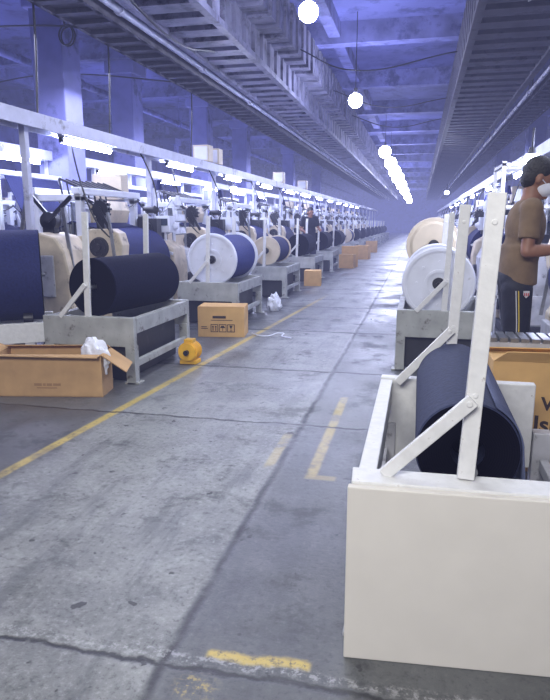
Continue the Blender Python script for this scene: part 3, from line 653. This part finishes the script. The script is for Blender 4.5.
# ---------------------------------------------------------------- people
def remesh(o,v=.008,it=4):
    r=o.modifiers.new('remesh','REMESH'); r.mode='VOXEL'; r.voxel_size=v; r.use_smooth_shade=True
    s=o.modifiers.new('smooth','SMOOTH'); s.factor=.5; s.iterations=it
def lerp(a,b,t): return tuple(a[i]+(b[i]-a[i])*t for i in range(3))
def person(loc,rz,label,pose,shirt,pants,detail=True,mask=True):
    t=thing('person',label,'person',loc,None,rz)
    P=pose; bm=BM()
    hc=Vector(P['head']); tilt=Matrix.Rotation(P.get('tilt',.35),4,'Y')
    def H(v): return tuple(hc+tilt@Vector(v))
    ell(bm,H((0,0,.015)),(.098,.077,.105),24,tilt); ell(bm,H((.03,0,-.055)),(.062,.056,.065),20,tilt)
    cap(bm,H((.085,0,.015)),H((.108,0,-.022)),.012,.018,12)
    ell(bm,H((.085,0,-.062)),(.016,.028,.014),12,tilt)
    ell(bm,H((.07,0,-.10)),(.024,.026,.018),12,tilt)
    for s in (-1,1): ell(bm,H((-.008,s*.080,-.01)),(.022,.012,.034),12,tilt)
    ell(bm,H((.08,.0,.03)),(.02,.055,.012),12,tilt)
    cap(bm,H((-.02,0,-.05)),P['neck'],.052,.058)
    cap(bm,P['neck'],P['chest'],.06,.12)
    ch=Vector(P['chest']); pv=Vector(P['pelvis'])
    ell(bm,tuple(ch),(.105,.165,.17),24); ell(bm,lerp(P['chest'],P['pelvis'],.5),(.09,.13,.17),24); ell(bm,P['pelvis'],(.10,.155,.13),24)
    for s,sh,el,wr,hd in ((-1,P['shR'],P['elR'],P['wrR'],P['hdR']),(1,P['shL'],P['elL'],P['wrL'],P['hdL'])):
        cap(bm,lerp(P['chest'],P['neck'],.6),sh,.05,.056); cap(bm,sh,el,.05,.038); cap(bm,el,lerp(el,wr,.35),.038,.039); cap(bm,lerp(el,wr,.35),wr,.039,.025)
        w=Vector(wr); d=(Vector(hd)-w).normalized(); side=d.cross(Vector((0,0,1))).normalized(); dn=side.cross(d)*-1
        if dn.z>0: dn=-dn
        q=Matrix((d,side,-dn)).transposed().to_4x4()
        ell(bm,tuple(w+d*.045),(.05,.038,.017),16,q)
        for k,(off,ln) in enumerate(((-.028,.068),(-.0095,.078),(.0095,.073),(.028,.058))):
            a=w+d*.08+side*off; b=a+d*ln*.45+dn*.006; c=b+d*ln*.25+dn*ln*.28; e=c+dn*ln*.32-d*.004
            cap(bm,tuple(a-d*.02),tuple(b),.0095,.0088,10); cap(bm,tuple(b),tuple(c),.0088,.008,10); cap(bm,tuple(c),tuple(e),.008,.007,10)
        ts=-s
        a=w+d*.02+side*.025*ts; b=a+d*.035+side*.025*ts+dn*.01; c=b+d*.028+dn*.014
        cap(bm,tuple(a),tuple(b),.013,.011,10); cap(bm,tuple(b),tuple(c),.011,.009,10)
    for hp,kn,an in ((P['hpR'],P['knR'],P['anR']),(P['hpL'],P['knL'],P['anL'])):
        cap(bm,hp,kn,.082,.055); cap(bm,kn,lerp(kn,an,.35),.053,.056); cap(bm,lerp(kn,an,.35),an,.056,.036)
        cap(bm,(an[0]-.02,an[1],.045),(an[0]+.16,an[1],.03),.04,.03)
    b=obj('body',bm,SKIN,t); remesh(b,.006 if detail else .01,3)
    bm=BM(); ell(bm,H((-.018,0,.038)),(.100,.086,.100),28,tilt); ell(bm,H((-.05,0,-.01)),(.062,.078,.075),24,tilt); ell(bm,H((.035,0,.085)),(.06,.062,.04),20,tilt)
    h=obj('hair',bm,HAIR,t); remesh(h,.008,2)
    for s in (-1,1): obj('eye',ell(BM(),H((.088,s*.032,.008)),(.012,.014,.009),12,tilt),HAIR,t)
    if mask:
        bm=BM(); ell(bm,H((.045,0,-.05)),(.068,.068,.060),24,tilt); ell(bm,H((.088,0,-.035)),(.036,.034,.036),16,tilt); m_=obj('face_mask',bm,MASKM,t); remesh(m_,.007,4)
        for s in (-1,1): obj('mask_strap',cyl(BM(),H((.05,s*.062,-.03)),H((-.01,s*.088,.0)),.003,seg=6),MASKM,t)
    bm=BM()
    ell(bm,tuple(ch+Vector((-.005,0,0))),(.125,.185,.18),28); ell(bm,lerp(P['chest'],P['pelvis'],.45),(.115,.16,.20),28)
    r=bmesh.ops.create_cone(bm,cap_ends=True,segments=36,radius1=1,radius2=.95,depth=1)
    bmesh.ops.transform(bm,matrix=Matrix.Translation(lerp(P['chest'],P['pelvis'],.72))@Matrix.Diagonal((.122,.178,(ch-pv).length*.75,1)),verts=r['verts'])
    for sh,el in ((P['shR'],P['elR']),(P['shL'],P['elL'])):
        cap(bm,lerp(P['chest'],P['neck'],.55),sh,.075,.07); cyl(bm,sh,lerp(sh,el,.72),.068,.064,24); ell(bm,sh,(.07,.07,.07))
    cyl(bm,P['chest'],lerp(P['chest'],P['neck'],.85),.11,.072,28)
    s_=obj('tshirt',bm,shirt,t); remesh(s_,.009,4)
    bm=BM(); ell(bm,P['pelvis'],(.118,.172,.13),28)
    for hp,kn,an in ((P['hpR'],P['knR'],P['anR']),(P['hpL'],P['knL'],P['anL'])):
        cap(bm,hp,kn,.10,.078,24); cyl(bm,kn,(an[0],an[1],an[2]+.0),.078,.064,24)
    tr=obj('trousers',bm,pants,t); remesh(tr,.009,4)
    if detail:
        hp,kn,an=P['hpR'],P['knR'],P['anR']
        def stripe(ang,m,w,name):
            bm=BM(); n=18
            def pt(u):
                c=lerp(hp,kn,u*2) if u<.5 else lerp(kn,an,u*2-1); rr=.101-.04*u if u<.5 else .081-.026*(u-.5)
                a=ang-.35*max(0,.25-u)
                return Vector((c[0]+rr*math.sin(a)*1.02,c[1]-rr*math.cos(a)*1.02-.002,c[2]))
            for i in range(n):
                a=pt(i/n); b=pt((i+1)/n); bar(bm,a,b,w,.006)
            return obj(name,bm,m,t)
        stripe(-.10,STRIPE,.006,'side_stripe'); stripe(.05,YSTRIPE,.006,'side_stripe')
        cx,cy,cz=hp[0]+.045,hp[1]-.098,hp[2]-.02
        bm=prism(BM(),[(cx-.018,cz+.020),(cx+.018,cz+.020),(cx+.018,cz-.005),(cx,cz-.025),(cx-.018,cz-.005)],cy-.006,cy+.012); obj('trouser_crest',bm,STRIPE,t)
        bm=BM()
        for k in (-.011,0,.011): box(bm,cx+k-.003,cx+k+.003,cy-.009,cy-.006,cz-.010,cz+.008)
        obj('crest_bars',bm,REDM,t)
    for an in (P['anR'],P['anL']):
        bm=BM(); cap(bm,(an[0]-.03,an[1],.045),(an[0]+.17,an[1],.036),.045,.036,18); box(bm,an[0]-.07,an[0]+.2,an[1]-.04,an[1]+.04,0.0,.025)
        o=obj('shoe',bm,SHOE,t); remesh(o,.009,3)
    return t
man=dict(head=(.075,0,1.625),tilt=.30,neck=(.035,0,1.50),chest=(.02,0,1.32),pelvis=(-.02,0,.98),
 shR=(.02,-.175,1.43),elR=(.00,-.235,1.17),wrR=(.25,-.20,1.19),hdR=(.33,-.17,1.18),
 shL=(.02,.175,1.43),elL=(.06,.235,1.17),wrL=(.30,.17,1.17),hdL=(.38,.15,1.16),
 hpR=(-.02,-.09,.92),knR=(.0,-.10,.50),anR=(-.03,-.11,.085),hpL=(-.02,.09,.92),knL=(.03,.10,.50),anL=(.04,.11,.085))
person((.655,4.38,0),0,'worker in brown t-shirt, mask and striped track trousers',man,SHIRT,PANTS)
man2=dict(man); man2.update(head=(.06,0,1.60),tilt=.2,elR=(.0,-.24,1.16),wrR=(.2,-.2,1.1),hdR=(.3,-.18,1.08))
person((-2.85,16.55,.0),math.radians(-60),'worker in dark shirt standing between roll stands',man2,BLUEC,PANTS,False,False)

t=thing('yarn_creel','tall steel yarn creel frame with pale cones','yarn rack',(.85,7.4,0))
bm=BM()
for x_ in (0,.7):
    for y_ in (0,.8): box(bm,x_,x_+.04,y_,y_+.04,0,2.0)
for z_ in (.5,1.0,1.5,1.95): box(bm,0,.74,0,.04,z_,z_+.03); box(bm,0,.74,.8,.84,z_,z_+.03); box(bm,0,.04,0,.84,z_,z_+.03); box(bm,.7,.74,0,.84,z_,z_+.03)
obj('frame',bm,GREYP,t)
for z_ in (1.03,1.53):
    for y_ in (.2,.5,.75):
        obj('yarn_cone',cyl(BM(),(.02,y_,z_),(.02,y_,z_+.2),.07,.03,seg=18),FLANGE,t,smooth=True)

# ---------------------------------------------------------------- camera, world, lights
cam=bpy.data.cameras.new('camera'); co=bpy.data.objects.new('camera',cam); COL.objects.link(co)
co.location=(0,0,1.35); co.rotation_euler=(math.radians(90-11.66),0,math.radians(12.9))
cam.sensor_fit='VERTICAL'; cam.sensor_height=36; cam.lens=620/700*36; cam.clip_end=300
S.camera=co
w=bpy.data.worlds.new('world'); S.world=w; w.use_nodes=True; nt=w.node_tree
bg=nt.nodes['Background']; bg.inputs[0].default_value=(.5,.55,1,1); bg.inputs[1].default_value=.2
D=.0048
ab=nt.nodes.new('ShaderNodeVolumeAbsorption'); ab.inputs['Color'].default_value=(0,0,0,1); ab.inputs['Density'].default_value=D
em=nt.nodes.new('ShaderNodeEmission'); em.inputs[0].default_value=(.44,.48,1,1); em.inputs[1].default_value=D*1.5
ad=nt.nodes.new('ShaderNodeAddShader'); nt.links.new(ab.outputs[0],ad.inputs[0]); nt.links.new(em.outputs[0],ad.inputs[1])
nt.links.new(ad.outputs[0],nt.nodes['World Output'].inputs['Volume'])
def area(loc,rot,sx,sy,e,c):  # added lights without fixtures, filling the hall and the camera side
    l=bpy.data.lights.new('area','AREA'); l.shape='RECTANGLE'; l.size=sx; l.size_y=sy; l.energy=e; l.color=c
    o=bpy.data.objects.new('added_fill_light',l); COL.objects.link(o); o.location=loc; o.rotation_euler=rot; return o
area((-.8,-1.8,3.6),(math.radians(60),0,math.radians(5)),3,1.2,290,(1,.99,.97))
area((-1.2,4,3.85),(0,0,0),1.0,3,85,(.90,.94,1))
for yv in (14,24,36,50,64): area((-1.6,yv,3.85),(0,0,0),.8,6,95,(.64,.68,1))
for yv in (8,15,24,34): area((-5.0,yv,3.5),(0,0,0),1.0,6,240,(.68,.71,1))
for yv in (9,18,30): area((-8.5,yv,3.0),(math.pi,0,0),1.5,6,85,(.38,.42,1))  # added uplights throwing blue onto the ceiling
for yv in (16,28,44): area((-1.2,yv,3.0),(math.pi,0,0),.6,6,85,(.42,.45,1))
area((1.9,7,3.4),(0,0,0),.8,6,110,(.75,.8,1))
